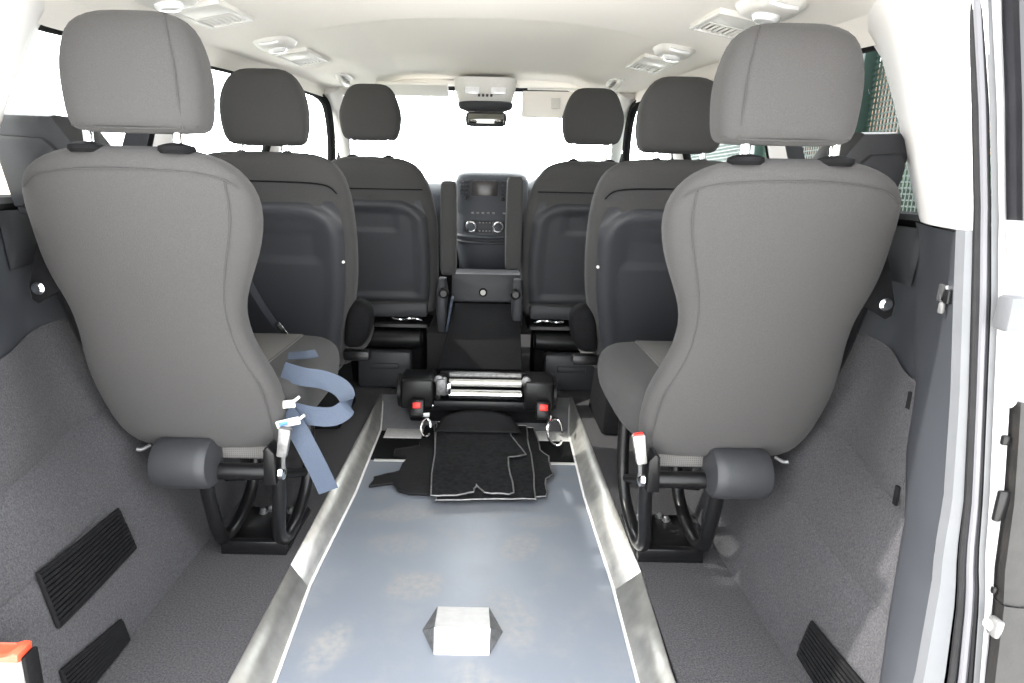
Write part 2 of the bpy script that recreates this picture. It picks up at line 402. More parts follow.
MB().prism([(-.415, 2.585, -.002), (.44, 2.585, -.002), (.476, 2.862, .0745), (-.444, 2.862, .0745)], (0, .01, -.01)).build('well_front_panel', 'panel_grey', floor)
# aluminium edge rails: a flank beyond the kink, another before it, either side
rails = []
def rail(p_top, p_bot, m, lab):
    global tn
    tn += 1; b = MB(); rows = [[Vector(a) for a in p_top], [(Vector(a)+Vector(c))*.5 for a, c in zip(p_top, p_bot)], [Vector(c) for c in p_bot]]
    b.grid(rows)
    o = b.build('trim_%d' % tn, m, None, 30, solid=.004); struct(o, lab, 'trim')
    MB().tube([Vector(q)+Vector((0, 0, .002)) for q in p_bot], .005, 8).build('lower_lip', 'alu_bright', o)
rail([(-.445, 1.447, .077), (-.444, 2.0, .077), (-.444, 2.6, .077), (-.444, 2.86, .077)], [(-.405, 1.458, .001), (-.39, 2.0, .001), (-.40, 2.58, .001), (-.43, 2.84, .06)], 'alu', 'left aluminium flank of the ramp floor beside the third row seat')
rail([(.472, 1.447, .077), (.474, 2.0, .077), (.476, 2.6, .077), (.476, 2.86, .077)], [(.412, 1.47, .001), (.41, 2.0, .001), (.43, 2.58, .001), (.462, 2.84, .06)], 'alu', 'right aluminium flank of the ramp floor beside the third row seat')
rail([(-.448, .80, .077), (-.446, 1.1, .077), (-.445, 1.446, .077)], [(-.375, .80, .001), (-.387, 1.13, .001), (-.404, 1.457, .001)], 'alu', 'left aluminium rail at the rear of the ramp floor')
rail([(.447, .80, .077), (.452, 1.1, .077), (.473, 1.446, .077)], [(.388, .80, .001), (.40, 1.13, .001), (.411, 1.469, .001)], 'alu', 'right aluminium rail at the rear of the ramp floor')

# bulkhead under dash, body front below windscreen
struct(MB().box((0, 4.3, .55), (2.0, .04, 1.0)).build('wall_front', 'blackmatt', None), 'dark bulkhead under the dashboard', 'wall')

# D pillars at the rear opening
XB = ([.075, .284, .448, .578, .739, .892, 1.007, 1.3, 1.45], [.72, .750, .774, .781, .772, .760, .752, .68, .63])
XC = ([.075, .301, .429, .588, .746, .896, 1.009, 1.175, 1.3, 1.45], [.765, .786, .799, .799, .786, .773, .763, .724, .690, .64])
XD = ([.075, .313, .439, .596, .751, .898, 1.01, 1.173, 1.297, 1.45], [.80, .820, .825, .816, .802, .791, .778, .738, .703, .655])
for side, s in (('left', -1), ('right', 1)):
    # pale upper trim
    rows = []
    lv = [(.995, 1.305, .945, 0), (1.06, 1.33, .935, 0), (1.14, 1.345, .93, 0), (1.23, 1.365, .925, 0), (1.32, 1.39, .92, 0), (1.40, 1.45, .91, 0), (1.44, 1.55, .90, 0)]
    for (z, yf, yb, _) in lv:
        if s < 0: yf = interp(z, [1.0, 1.16, 1.29, 1.40, 1.44], [1.15, 1.235, 1.315, 1.39, 1.5])
        xf = wall_x(z, yf)-.004; xb = interp(z, *XC)-.004
        r = []
        for k in range(11):
            t = k/10; y = yf+(yb-yf)*t; x = xf+(xb-xf)*t + .012*math.sin(PI*t)*(-1)
            r.append((s*x, y, z))
        r = [(s*(xf+.03), yf+.01, z)]+r+[(s*(xb+.02), yb-.012, z)]
        rows.append(r)
    tn += 1
    up = MB().grid(rows).build('trim_%d' % tn, 'white_trim', None, 60); struct(up, 'bright pale upper trim of the %s rear pillar' % side, 'pillar')
    
    # dark lower trim
    rows = []
    for z in [.075+(.992-.075)*i/24 for i in range(25)]:
        yf = vb_y(z)-(.07 if s < 0 else 0); xf = wall_x(z, yf)-.006
        yb = YR(z)+.02; xb = interp(z, *XB)
        rows.append([(s*(xf+.02), yf+.015, z)]+[(s*(xf+(xb-xf)*k/8-.006*math.sin(PI*k/8)), yf+(yb-yf)*k/8, z) for k in range(9)])
    tn += 1
    lo = MB().grid(rows).build('trim_%d' % tn, 'lining', None, 60); struct(lo, 'dark blue-grey lower trim of the %s rear pillar' % side, 'pillar')
    # painted flange, seal, outer lip
    zz = [.075+(1.44-.075)*i/40 for i in range(41)]
    def xb(z): return interp(z, *XB)
    def xc(z): return interp(z, *XC)
    tn += 1
    fg = MB().grid([[(s*xb(z), YR(z)+.02, z), (s*(xb(z)+.004), YR(z)+.006, z), (s*xc(z), YR(z)+.002, z), (s*(xc(z)+.004), YR(z)+.02, z)] for z in zz if z < 1.0]).build('trim_%d' % tn, 'paint_silver', None, 40)
    struct(fg, 'silver painted flange of the %s rear door opening' % side, 'trim')
    tn += 1
    se = MB()
    xe = lambda z: interp(z, *XD)
    se.tube([(s*(xc(z)*.75+xe(z)*.25), YR(z)-.002, z) for z in zz], .0055, 10)
    so = se.build('trim_%d' % tn, 'rubber', None); struct(so, 'black rubber door seal around the %s side of the rear opening' % side, 'door seal')
    MB().tube([(s*(xc(z)*.36+xe(z)*.64), YR(z)-.006, z) for z in zz], .0062, 8).build('seal_reflection_strip', 'seal', so)  # painted reflection: pale strip running along the dark seal
    MB().tube([(s*(xe(z)-.002), YR(z)-.008, z) for z in zz], .0042, 8).build('seal_lip', 'rubber', so)
    MB().grid([[(s*(xe(z)+.001), YR(z)-.012, z), (s*(xe(z)+.008), YR(z)-.016, z), (s*(xe(z)+.07), YR(z)+.03, z)] for z in zz]).build('body_edge', 'paint_silver', so, 50)
    # outer body side panel
    MB().grid([[(s*(xc(z)+.075), YR(z)+.03, z), (s*(wall_x(z, 1.4)+.06), 1.3, z), (s*1.03, 4.2, z)] for z in zz if z < 1.0]).build('outer_skin', 'paint_dark', so, 50)


# ------------------------------------------------------------------ third-row seats
def seat3(s):
    side = 'left' if s < 0 else 'right'
    X = lambda v: s*v+(.004 if s > 0 else 0)
    root = thing('folding_seat', (s*.57, 1.6, .075),
                 'near %s grey fabric seat on black tubes%s' % (side, ', blue-grey belt over its cushion' if s < 0 else ', white and red buckle at its edge'), 'seat', 'folding seats of the third row')
    yc = lambda z: 1.225+(1.08-z)*(.235/.63)
    prof = [(.405, .47, .775, .030), (.413, .452, .80, .048), (.435, .440, .828, .058), (.49, .430, .850, .062), (.585, .430, .860, .062), (.65, .456, .858, .060), (.71, .474, .846, .058), (.76, .476, .842, .058),
            (.80, .468, .844, .058), (.85, .446, .856, .060), (.90, .420, .857, .062), (.95, .402, .852, .063), (1.0, .393, .848, .063), (1.04, .402, .838, .062), (1.07, .424, .815, .058), (1.09, .455, .775, .050), (1.103, .50, .73, .036), (1.108, .54, .70, .018)]
    b = MB().loft([(z, yc(z), X(x0), X(x1), d, 3.0) for (z, x0, x1, d) in prof], 56)
    back = b.build('backrest', 'fabric', root, 70, sub=1)
    def seam(levels, pts, e, par, y0=None):
        L = list(zip(*levels)); P = []
        for (x, z) in pts:
            z0 = interp(z, L[0], L[1]); z1 = interp(z, L[0], L[2]); d = interp(z, L[0], L[3]); u = min(.995, abs((x-(z0+z1)/2)/((z1-z0)/2)))
            P.append((X(x), (yc(z) if y0 is None else y0)-d*(1-u**e)**(1/e)-.0004, z))
        MB().tube(P, .0017, 6, smooth=5).build('seam', 'fabric_dark', par)
    # stitched seams
    seam(prof, [(.415, 1.035), (.445, 1.052), (.50, 1.062), (.60, 1.066), (.70, 1.064), (.78, 1.052), (.82, 1.03)], 3.0, back)
    seam(prof, [(.462, .43), (.455, .50), (.46, .585), (.482, .65), (.498, .72), (.495, .80), (.472, .88), (.447, .95), (.437, 1.0), (.437, 1.045)], 3.0, back)
    hb = [(1.130, .48, .685, .026), (1.135, .466, .700, .044), (1.150, .459, .707, .054), (1.18, .456, .708, .057), (1.215, .454, .710, .058), (1.25, .457, .708, .057), (1.285, .466, .700, .052), (1.312, .478, .688, .043), (1.328, .50, .66, .030), (1.335, .535, .625, .014)]
    hr = MB().loft([(z, 1.205, X(x0), X(x1), d, 3.6) for (z, x0, x1, d) in hb], 48).build('headrest', 'fabric', root, 70, sub=1)
    seam(hb, [(.492, 1.135), (.490, 1.18), (.492, 1.24), (.503, 1.30), (.512, 1.325)], 3.6, hr, 1.205)
    seam(hb, [(.47, 1.140), (.53, 1.136), (.63, 1.136), (.695, 1.140)], 3.6, hr, 1.205)
    for px in (.520, .684):
        MB().lathe([(.0085, 0), (.0085, .06)], (X(px), 1.200, 1.09), 'Z', 16).build('headrest_post', 'chrome', root)
        MB().lathe([(.028, -.010), (.033, -.004), (.032, .003), (.020, .007), (.011, .009)], (X(px), 1.195, 1.104), 'Z', 20).build('post_guide', 'blackmatt', root)
    # cushion
    cb = [(.41, 1.70, .46, .80, .22), (.425, 1.71, .425, .82, .25), (.46, 1.72, .402, .835, .272), (.51, 1.725, .396, .845, .276), (.55, 1.725, .402, .845, .270), (.572, 1.73, .43, .83, .25), (.580, 1.735, .48, .79, .21)]
    cu = MB().loft([(z, y, X(x0), X(x1), d, 4.5) for (z, y, x0, x1, d) in cb], 56).build('seat_cushion', 'fabric_dark', root, 70, sub=1)
    MB().box((X(.625), 1.735, .5795), (.20, .40, .010), .004).build('centre_panel', 'check', cu)
    MB().box((X(.55), 1.452, .405), (.17, .012, .06), .004).build('rear_flap', 'check', cu)
    # recliner drum cover
    MB().lathe([(.030, 0), (.056, .004), (.062, .012), (.063, .03), (.063, .122), (.058, .135), (.045, .140)], (X(.595), 1.40, .385), 'X', 36).build('recliner_cover', 'plastic', root) if s > 0 else \
        MB().lathe([(.030, 0), (.056, -.004), (.062, -.012), (.063, -.03), (.063, -.122), (.058, -.135), (.045, -.140)], (X(.595), 1.40, .385), 'X', 36).build('recliner_cover', 'plastic', root)
    # frame
    MB().tube([(X(.66), 1.42, .354), (X(.46), 1.42, .354)], .021, 16).build('cross_tube', 'black', root)
    MB().tube([(X(.62), 1.735, .40), (X(.46), 1.735, .40)], .016, 12).build('cross_tube', 'black', root)
    MB().tube([(X(.59), 1.44, .33), (X(.52), 1.56, .28), (X(.475), 1.70, .22)], .013, 10, smooth=3).build('brace', 'black', root)
    for (xt, xl) in ((.634, .638), (.455, .478)):
        MB().tube([(X(xt), 1.42, .36), (X(xt+.002), 1.43, .29), (X(xl-.004), 1.46, .17), (X(xl), 1.50, .122), (X(xl), 1.55, .110), (X(xl), 1.62, .120), (X(xl-.006), 1.69, .165), (X(xl-.012), 1.725, .25), (X(xl-.014), 1.735, .42)], .0175, 14, smooth=6).build('leg', 'black', root)
    pl = MB().box((X(.558), 1.61, .082), (.176, .235, .014), .003)
    pl.box((X(.558), 1.503, .098), (.176, .022, .034), .004)
    po = pl.build('base_plate', 'black', root)
    for (bx, by) in ((.52, 1.70), (.60, 1.69), (.585, 1.71)):
        MB().lathe([(.013, 0), (.013, .004), (.008, .004), (.008, .012), (.005, .015)], (X(bx), by, .089), 'Z', 10).build('bolt', 'steel_dull', po)
    # hinge plate at the inner bottom corner
    MB().prism([(X(.447), 1.385, .335), (X(.478), 1.385, .335), (X(.470), 1.375, .43), (X(.458), 1.372, .44), (X(.445), 1.378, .42)], (0, .05, 0), .003).build('hinge_plate', 'black', root)
    MB().lathe([(.008, 0), (.018, .002), (.018, .012), (.010, .016)] if s < 0 else [(.008, 0), (.018, -.002), (.018, -.012), (.010, -.016)], (X(.443), 1.40, .362), 'X', 16).build('hinge_bolt', 'chrome', root)
    # folding-strut: bracket plate and bar on the outer side
    MB().prism([(X(.868), 1.30, .955), (X(.80), 1.30, .955), (X(.78), 1.30, .84), (X(.838), 1.30, .822), (X(.895), 1.30, .790), (X(.907), 1.30, .798), (X(.909), 1.30, .825)], (0, .006, 0)).build('side_bracket', 'blackmatt', root)
    MB().lathe([(.014, 0), (.014, -.004), (.009, -.009)], (X(.888), 1.298, .822), 'Y', 14).build('bracket_bolt', 'chrome', root)
    MB().tube([(X(.862), 1.32, .835), (X(.872), 1.41, .65), (X(.85), 1.455, .53), (X(.835), 1.46, .47)], .011, 10, smooth=4).build('side_bar', 'black', root)
    MB().tube([(X(.775), 1.445, .408), (X(.790), 1.43, .402), (X(.800), 1.425, .405)], .005, 8, smooth=4).build('release_lever', 'steel_dull', root)
    # shoulder belt tower outboard of the backrest
    dx = 0 if s < 0 else -.022; y0 = 1.275 if s < 0 else 1.315
    MB().prism([(X(x+dx if x > .85 else x), y0, z) for (x, z) in ((.926, 1.135), (.90, 1.170), (.80, 1.168), (.762, 1.115), (.79, 1.04), (.86, .975), (.895, .975))], (0, .15, 0), .016).build('belt_tower', 'plastic', root, 40)
    MB().prism([(X(x+dx if x > .85 else x), y0-.012, z) for (x, z) in ((.912, 1.10), (.90, 1.128), (.815, 1.124), (.79, 1.10), (.815, 1.045), (.872, .99), (.892, .99))], (0, .03, 0), .011).build('belt_tower_cover', 'plastic', root, 40)
    # buckle on a stalk
    t = Matrix.Rotation(s*-.18, 4, 'Y')
    st = MB().tube([(X(.432), 1.405, .365), (X(.428), 1.39, .39), (X(.424), 1.385, .42)], .005, 8, smooth=4).build('buckle_stalk', 'steel_dull', root)
    bk = MB().box((X(.422), 1.385, .448), (.024, .018, .075), .004, rot=t, taper=(1.25, 1.1)).build('buckle', 'alu' if s > 0 else 'steel_dull', root)
    if s > 0: MB().box((X(.4155), 1.387, .4855), (.024, .014, .005), .003, rot=t).build('release_button', 'red', bk)
    return root
seat3(-1); seat3(1)

# ------------------------------------------------------------------ second-row and front seats
def plastic_back(levels, inset, rec, root, name='back_panel', recess=.010, mtl='shell', pocket=None):
    """moulded shell: levels of (z, yrear, x0, x1); raised rim, sunken centre"""
    n = 30; rows = []
    zs0, zs1 = levels[0][0], levels[-1][0]
    L = list(zip(*levels)); m = MB()
    nz = 44; rows = []
    for j in range(nz+1):
        z = zs0+(zs1-zs0)*j/nz; y = interp(z, L[0], L[1]); x0 = interp(z, L[0], L[2]); x1 = interp(z, L[0], L[3]); r = []
        for i in range(n+1):
            u = i/n; x = x0+(x1-x0)*u
            dx = min(u, 1-u)*abs(x1-x0); dz_t = zs1-z; dz_b = z-zs0
            # rounded upper corners of the sunken field
            d = min(dx, dz_t, dz_b*1.2+.01)
            if dx < inset*2 and dz_t < inset*2: d = min(d, inset*2-math.hypot(inset*2-dx, inset*2-dz_t))
            sink = recess*smooth(inset-.012, inset+.014, d)
            edge = .028*(1-smooth(0, .020, d))
            yy = y+sink+edge
            if pocket:
                px0, px1, pz0, pz1 = pocket
                dp = min(x-px0, px1-x, z-pz0, pz1-z)
                yy -= recess*.9*0
                yy += .010*smooth(-.008, .010, dp)
            r.append((x, yy, z))
        rows.append(r)
    m.grid(rows); return m.build(name, mtl, root, 60)

def seat2(s):
    side = 'left' if s < 0 else 'right'; X = lambda v: s*v
    root = thing('middle_seat', (s*.66, 2.3, .075), 'second row seat in dark fabric with grey plastic back shell, on the %s' % side, 'seat', 'second row seats')
    yc = lambda z: 2.02+(1.08-z)*(.36/.75)
    prof = [(.30, .56, .80, .05), (.34, .51, .87, .065), (.42, .478, .89, .07), (.52, .452, .90, .07), (.62, .425, .90, .068), (.70, .404, .90, .068), (.80, .390, .90, .068), (.93, .381, .90, .068), (1.02, .386, .895, .066), (1.07, .396, .885, .064), (1.105, .415, .86, .056), (1.13, .45, .82, .040), (1.142, .50, .77, .018)]
    back = MB().loft([(z, yc(z), X(x0), X(x1), d, 3.4) for (z, x0, x1, d) in prof], 48).build('backrest', 'fabric_dark', root, 70, sub=1)
    MB().tube([(X(x), yc(z)-.066, z) for (x, z) in ((.415, 1.02), (.45, 1.045), (.56, 1.052), (.75, 1.052), (.86, 1.04))], .0025, 6, smooth=5).build('seam', 'blackmatt', back)
    lv = [(.37, yc(.37)-.086, X(.515), X(.885)), (.50, yc(.5)-.092, X(.478), X(.888)), (.70, yc(.7)-.092, X(.432), X(.89)), (.88, yc(.88)-.092, X(.412), X(.89)), (.96, yc(.96)-.091, X(.415), X(.888)), (.995, yc(.995)-.088, X(.435), X(.87))]
    bp = plastic_back(lv, .055, .012, root, pocket=(min(X(.50), X(.72)), max(X(.50), X(.72)), .80, .90))
    MB().prism([(X(.50), yc(.345)-.075, .372), (X(.88), yc(.345)-.075, .372), (X(.87), yc(.28)-.06, .30), (X(.55), yc(.28)-.06, .29)], (0, .03, 0), .004).build('lower_trim', 'shell', root)
    MB().lathe([(.005, 0), (.005, -.004)], (X(.42), yc(.80)-.090, .80), 'Y', 8).build('screw', 'fitting', bp)
    hb = [(1.162, .545, .745, .026), (1.170, .528, .762, .044), (1.19, .518, .775, .055), (1.24, .513, .782, .060), (1.285, .514, .782, .060), (1.32, .522, .774, .057), (1.352, .538, .758, .050), (1.378, .558, .735, .038), (1.390, .59, .70, .018)]
    MB().loft([(z, 2.06, X(x0), X(x1), d, 3.8) for (z, x0, x1, d) in hb], 44).build('headrest', 'fabric_dark', root, 70, sub=1)
    for px in (.592, .765):
        MB().lathe([(.0085, 0), (.0085, .075)], (X(px-.012) if px < .6 else X(.725), 2.045, 1.115), 'Z', 14).build('headrest_post', 'chrome', root)
        MB().lathe([(.020, 0), (.022, .006), (.012, .012), (.010, .013)], (X(px-.012) if px < .6 else X(.725), 2.045, 1.134), 'Z', 16).build('post_guide', 'blackmatt', root)
    cb = [(.33, 2.62, .50, .85, .22), (.36, 2.63, .46, .88, .26), (.42, 2.64, .45, .89, .27), (.46, 2.64, .46, .88, .262), (.485, 2.64, .50, .85, .23)]
    MB().loft([(z, y, X(x0), X(x1), d, 4.5) for (z, y, x0, x1, d) in cb], 44).build('seat_cushion', 'fabric_dark', root, 70, sub=1)
    # folded armrest / recliner housing beside the backrest
    MB().loft([(.455, 2.30, X(.42), X(.47), .035, 3), (.47, 2.28, X(.395), X(.475), .05, 3), (.53, 2.26, X(.365), X(.465), .06, 3), (.60, 2.25, X(.355), X(.455), .06, 3), (.635, 2.245, X(.375), X(.44), .045, 3), (.645, 2.245, X(.40), X(.42), .03, 3)], 28).build('side_housing', 'blackmatt', root, 70, sub=1)
    MB().box((X(.43), 2.28, .425), (.10, .05, .04), .012).build('recline_lever', 'black', root)
    MB().box((X(.70), 2.55, .20), (.34, .34, .25), .02, taper=(.9, .9)).build('pedestal', 'blackmatt', root)
    return root
seat2(-1); seat2(1)

def seat1(s):
    side = 'left' if s < 0 else 'right'; c = .0
    X = lambda v: s*v+(-.012 if s < 0 else .012)+.018
    root = thing('front_seat', (s*.49, 3.2, .075), 'front seat with dark fabric top, moulded back and raised armrest, on the %s' % side, 'seat', 'front seats')
    yc = lambda z: 2.96+(1.08-z)*(.16/.65)
    prof = [(.42, .22, .76, .055), (.45, .20, .78, .068), (.55, .190, .79, .07), (.70, .188, .79, .07), (.85, .186, .785, .07), (.95, .197, .775, .068), (1.02, .211, .762, .066), (1.08, .233, .735, .062), (1.13, .265, .70, .054), (1.16, .305, .66, .042), (1.178, .38, .60, .020)]
    back = MB().loft([(z, yc(z), X(x0), X(x1), d, 3.4) for (z, x0, x1, d) in prof], 48).build('backrest', 'fabric_dark', root, 70, sub=1)
    MB().tube([(X(x), yc(1.035)-.0665, 1.035) for x in (.25, .35, .50, .65, .74)], .0025, 6, smooth=4).build('seam', 'blackmatt', back)
    lv = [(.50, yc(.5)-.090, X(.235), X(.74)), (.60, yc(.6)-.092, X(.225), X(.75)), (.75, yc(.75)-.093, X(.222), X(.75)), (.90, yc(.9)-.092, X(.232), X(.745)), (.99, yc(.99)-.088, X(.262), X(.72))]
    plastic_back(lv, .055, .012, root, pocket=(min(X(.38), X(.60)), max(X(.38), X(.60)), .85, .95))
    MB().box((X(.49), yc(.46)-.03, .455), (.50, .09, .08), .02).build('lower_trim', 'shell', root)
    hb = [(1.248, .39, .59, .026), (1.256, .374, .61, .044), (1.28, .360, .622, .054), (1.33, .352, .630, .057), (1.37, .351, .632, .057), (1.41, .364, .616, .055), (1.45, .378, .602, .050), (1.478, .40, .58, .038), (1.492, .43, .55, .018)]
    MB().loft([(z, 2.985, X(x0), X(x1), d, 3.6) for (z, x0, x1, d) in hb], 44).build('headrest', 'fabric_dark', root, 70, sub=1)
    for px in (.41, .575):
        MB().lathe([(.0085, 0), (.0085, .11)], (X(px), 2.965, 1.165), 'Z', 14).build('headrest_post', 'chrome', root)
        MB().lathe([(.022, 0), (.024, .006), (.012, .012), (.010, .013)], (X(px), 2.965, 1.172), 'Z', 16).build('post_guide', 'blackmatt', root)
    MB().loft([(.40, 3.36, X(.24), X(.74), .24, 4.5), (.44, 3.37, X(.21), X(.77), .27, 4.5), (.52, 3.37, X(.21), X(.77), .27, 4.5), (.55, 3.37, X(.25), X(.73), .24, 4.5)], 40).build('seat_cushion', 'fabric_dark', root, 70, sub=1)
    # armrest folded upright
    a = .150 if s < 0 else .158
    xx = -.129 if s < 0 else .178
    zt, zb = (1.078, .640) if s < 0 else (1.105, .670)
    MB().loft([(zb-.002, 3.0, xx-.03, xx+.03, .035, 5), (zb+.012, 3.0, xx-.038, xx+.038, .05, 5), (zb+.1, 3.0, xx-.040, xx+.040, .055, 5), (zt-.05, 2.99, xx-.039, xx+.039, .05, 5), (zt-.012, 2.985, xx-.036, xx+.036, .045, 5), (zt, 2.985, xx-.028, xx+.028, .035, 5)], 32).build('armrest', 'fabric_dark', root, 70, sub=1)
    ih = .16 if s < 0 else .205
    # side hinge, lever and slide unit
    MB().loft([(.36, 3.03, s*ih-.022, s*ih+.022, .05, 4), (.45, 3.02, s*ih-.028, s*ih+.028, .07, 4), (.56, 3.02, s*ih-.026, s*ih+.026, .07, 4), (.62, 3.02, s*ih-.018, s*ih+.018, .045, 4)], 24).build('hinge_cover', 'shell', root)
    MB().lathe([(.024, 0), (.024, -.03), (.015, -.04)], (s*ih-s*.012, 2.955, .56), 'Y', 16).build('recline_knob', 'black', root)
    # pedestal: shiny black box with slide rails
    MB().box((X(.50), 3.12, .385), (.54, .26, .025), .02).build('slide_rail', 'black', root)
    MB().lathe([(.035, 0), (.047, .01), (.047, .46), (.035, .47)], (X(.50)-.235, 3.02, .315), 'X', 24).build('motor_tube', 'black', root)
    MB().box((X(.50), 3.22, .19), (.46, .24, .26), .03).build('pedestal', 'blackmatt', root)
    MB().tube([(X(.26), 2.95, .42), (X(.30), 2.93, .435), (X(.36), 2.945, .425), (X(.40), 2.95, .43)], .006, 8, smooth=4).build('slide_lever', 'chrome', root)
    return root
seat1(-1); seat1(1)
# grey storage boxes under the front seats
for s in (-1, 1):
    o = thing('storage_box', (s*.46+.02, 3.03, .075), 'grey plastic storage box on the floor under the %s front seat' % ('left' if s < 0 else 'right'), 'box', 'boxes under the front seats')
    MB().box((s*.46+.02, 3.00, .168), (.27, .10, .186), .018, taper=(.97, .9)).build('body', 'plastic', o)
    MB().box((s*.46+.02, 2.947, .19), (.14, .012, .03), .005).build('grip', 'shell', o)

# ------------------------------------------------------------------ dashboard
dr = thing('dashboard', (0, 3.8, .5), 'dark blue-grey dashboard with screen, climate knobs and centre stack', 'dashboard')
sec = [(4.22, 1.02), (4.0, 1.07), (3.75, 1.085), (3.62, 1.06), (3.55, .98), (3.58, .85), (3.70, .70), (3.80, .55)]
MB().grid([[(x, y+.05*(abs(x)/.9)**2, z+(.035 if .28 < x < .75 and 3.5 < y < 3.8 and z > .9 else 0)) for (y, z) in sec] for x in [-.90+1.80*i/40 for i in range(41)]]).build('top', 'dash', dr, 60, solid=.01)
cs = MB().loft([(.50, 3.60, -.09, .245, .10, 5), (.60, 3.58, -.10, .25, .10, 5), (.76, 3.54, -.118, .265, .10, 5), (.80, 3.535, -.120, .268, .10, 5), (.95, 3.56, -.128, .275, .11, 5), (1.08, 3.59, -.128, .275, .11, 5), (1.115, 3.60, -.118, .265, .105, 5), (1.132, 3.61, -.095, .242, .09, 5), (1.138, 3.61, -.07, .215, .07, 5)], 48).build('centre_stack', 'dash', dr, 70)
# fascia lies on the slightly leaning rear face: y as a function of z
fy = lambda z: interp(z, [.76, .80, .95, 1.08, 1.12], [3.44, 3.435, 3.45, 3.48, 3.495])
MB().box((.034, fy(1.047)-.004, 1.047), (.140, .012, .080), .004).build('screen', 'screen', dr)
for c0 in (-.078, .142):
    for r in range(4):
        for c in range(2 if c0 < 0 else 2):
            MB().box((c0+c*.026-.01, fy(1.08-r*.022)-.003, 1.082-r*.022), (.020, .008, .014), .003).build('button', 'shell', dr)
for x in (-.058, .134):
    MB().lathe([(.013, 0), (.012, -.015), (.006, -.017)], (x, fy(.995)+.002, .992), 'Y', 14).build('knob', 'black', dr)
for i in range(6):
    MB().box((-.028+i*.028+(.03 if i == 5 else 0), fy(.918)-.003, .918), (.016, .008, .010), .003).build('button', 'steel_dull', dr)
MB().box((.038, fy(.845)-.001, .845), (.225, .010, .060), .01).build('climate_panel', 'shell', dr)
for x in (-.035, .110):
    kb = MB().lathe([(.035, .004), (.035, -.006), (.030, -.014), (.024, -.016)], (x, fy(.845)-.004, .845), 'Y', 24).build('climate_knob', 'chrome', dr)
    MB().lathe([(.023, 0), (.023, -.005), (.014, -.007)], (x, fy(.845)-.019, .845), 'Y', 20).build('knob_face', 'dash', kb)
for z in (.868, .822):
    for i in range(5): MB().box((.012+i*.018, fy(.845)-.007, z), (.010, .006, .008), .002).build('button', 'steel_dull', dr)
MB().tube([(-.118, 3.46, .80), (-.06, 3.428, .792), (.07, 3.422, .788), (.20, 3.428, .792), (.262, 3.46, .80)], .010, 8, smooth=5).build('trim_strip', 'dash', dr)
MB().tube([(-.116, 3.46, .772), (-.06, 3.424, .762), (.07, 3.418, .757), (.20, 3.424, .762), (.26, 3.46, .772)], .007, 8, smooth=5).build('trim_strip', 'lining', dr)

# console box with round lock and padded slope between the front seats
cbx = thing('centre_box', (.05, 3.1, .075), 'black upright console panel with a round white lock between the front seats', 'console')
MB().prism([(-.120, 3.10, .49), (.222, 3.10, .49), (.225, 3.12, .630), (-.118, 3.12, .630)], (0, .2, 0), .006).build('panel', 'shell', cbx)
MB().box((.05, 3.22, .285), (.24, .2, .42), .01).build('base', 'blackmatt', cbx)
lk = MB().lathe([(.021, .004), (.021, -.008), (.017, -.010)], (.038, 3.104, .540), 'Y', 20).build('lock_surround', 'blackmatt', cbx)
MB().lathe([(.014, 0), (.013, -.006)], (.038, 3.095, .540), 'Y', 18).build('lock', 'white_plastic', lk)
MB().box((-.122, 3.0, .45), (.012, .10, .16), .004, rot=Matrix.Rotation(.15, 4, 'Y')).build('side_strap', 'webbing', cbx)
rp = thing('folded_ramp_flap', (.04, 2.9, .075), 'black carpeted sloping flap running up between the front seats', 'flap')
MB().prism([(-.158, 2.72, .252), (.222, 2.72, .252), (.222, 3.05, .494), (-.10, 3.05, .494)], (0, .02, -.03), .004).build('board', 'blackmatt', rp)
MB().prism([(-.12, 2.80, .03), (.185, 2.80, .03), (.185, 2.80, .26), (-.12, 2.80, .26)], (0, .2, 0)).build('support', 'blackmatt', rp)

# ------------------------------------------------------------------ wheelchair winch rig
wr = thing('wheelchair_winch', (.03, 2.66, 0), 'black wheelchair restraint rig with silver rollers and two red release buttons', 'winch')
MB().box((.03, 2.69, .045), (.62, .06, .07), .01).build('base', 'blackmatt', wr)
for s, x0, x1 in ((-1, -.312, -.165), (1, .225, .358)):
    xm = (x0+x1)/2
    h = MB(); h.box((xm, 2.66, .172), (x1-x0, .17, .135), .014, seg=3)
    ho = h.build('retractor', 'black', wr)
    MB().lathe([(.055, 0), (.075, .004), (.075, .024), (.055, .03)], ((x0-.018) if s < 0 else (x1-.012), 2.66, .165), 'X', 28).build('retractor_drum', 'black', wr)
    xb = -.235 if s < 0 else .310
    rb = MB().box((xb, 2.555, .118), (.062, .05, .075), .008, rot=Matrix.Rotation(-.25, 4, 'X')).build('release_housing', 'black', wr)
    MB().box((xb, 2.532, .138), (.036, .012, .028), .004, rot=Matrix.Rotation(-.25, 4, 'X')).build('release_button', 'red', rb)
    hx = -.19 if s < 0 else .335
    hk = MB()
    P = [Vector((hx+.03*math.cos(a)*.7+(.012 if s > 0 else 0), 2.50+.02*math.sin(a*2)*.3-.03*(1-math.sin(a)), .06+.028*math.sin(a))) for a in [2*PI*k/20 for k in range(19)]]
    P = [Vector((hx, 2.50, .06))+(q-Vector((hx, 2.50, .06)))*(1.5 if s > 0 else 1) for q in P]; hk.tube(P, .0058, 8); hk.build('karabiner', 'chrome', wr)
    MB().box((hx-.005, 2.535, .095), (.03, .014, .018), .003).build('hook_end', 'alu_bright', wr)
rol = [('roller', .245, 2.64, .011, 'steel_dull'), ('roller', .216, 2.62, .017, 'alu'), ('roller', .170, 2.60, .022, 'chrome')]
for nm, z, y, r, m in rol: MB().tube([(-.10, y, z), (.215, y, z)], r, 18).build(nm, m, wr)
MB().box((.055, 2.60, .120), (.50, .03, .045), .006).build('cross_bar', 'black', wr)
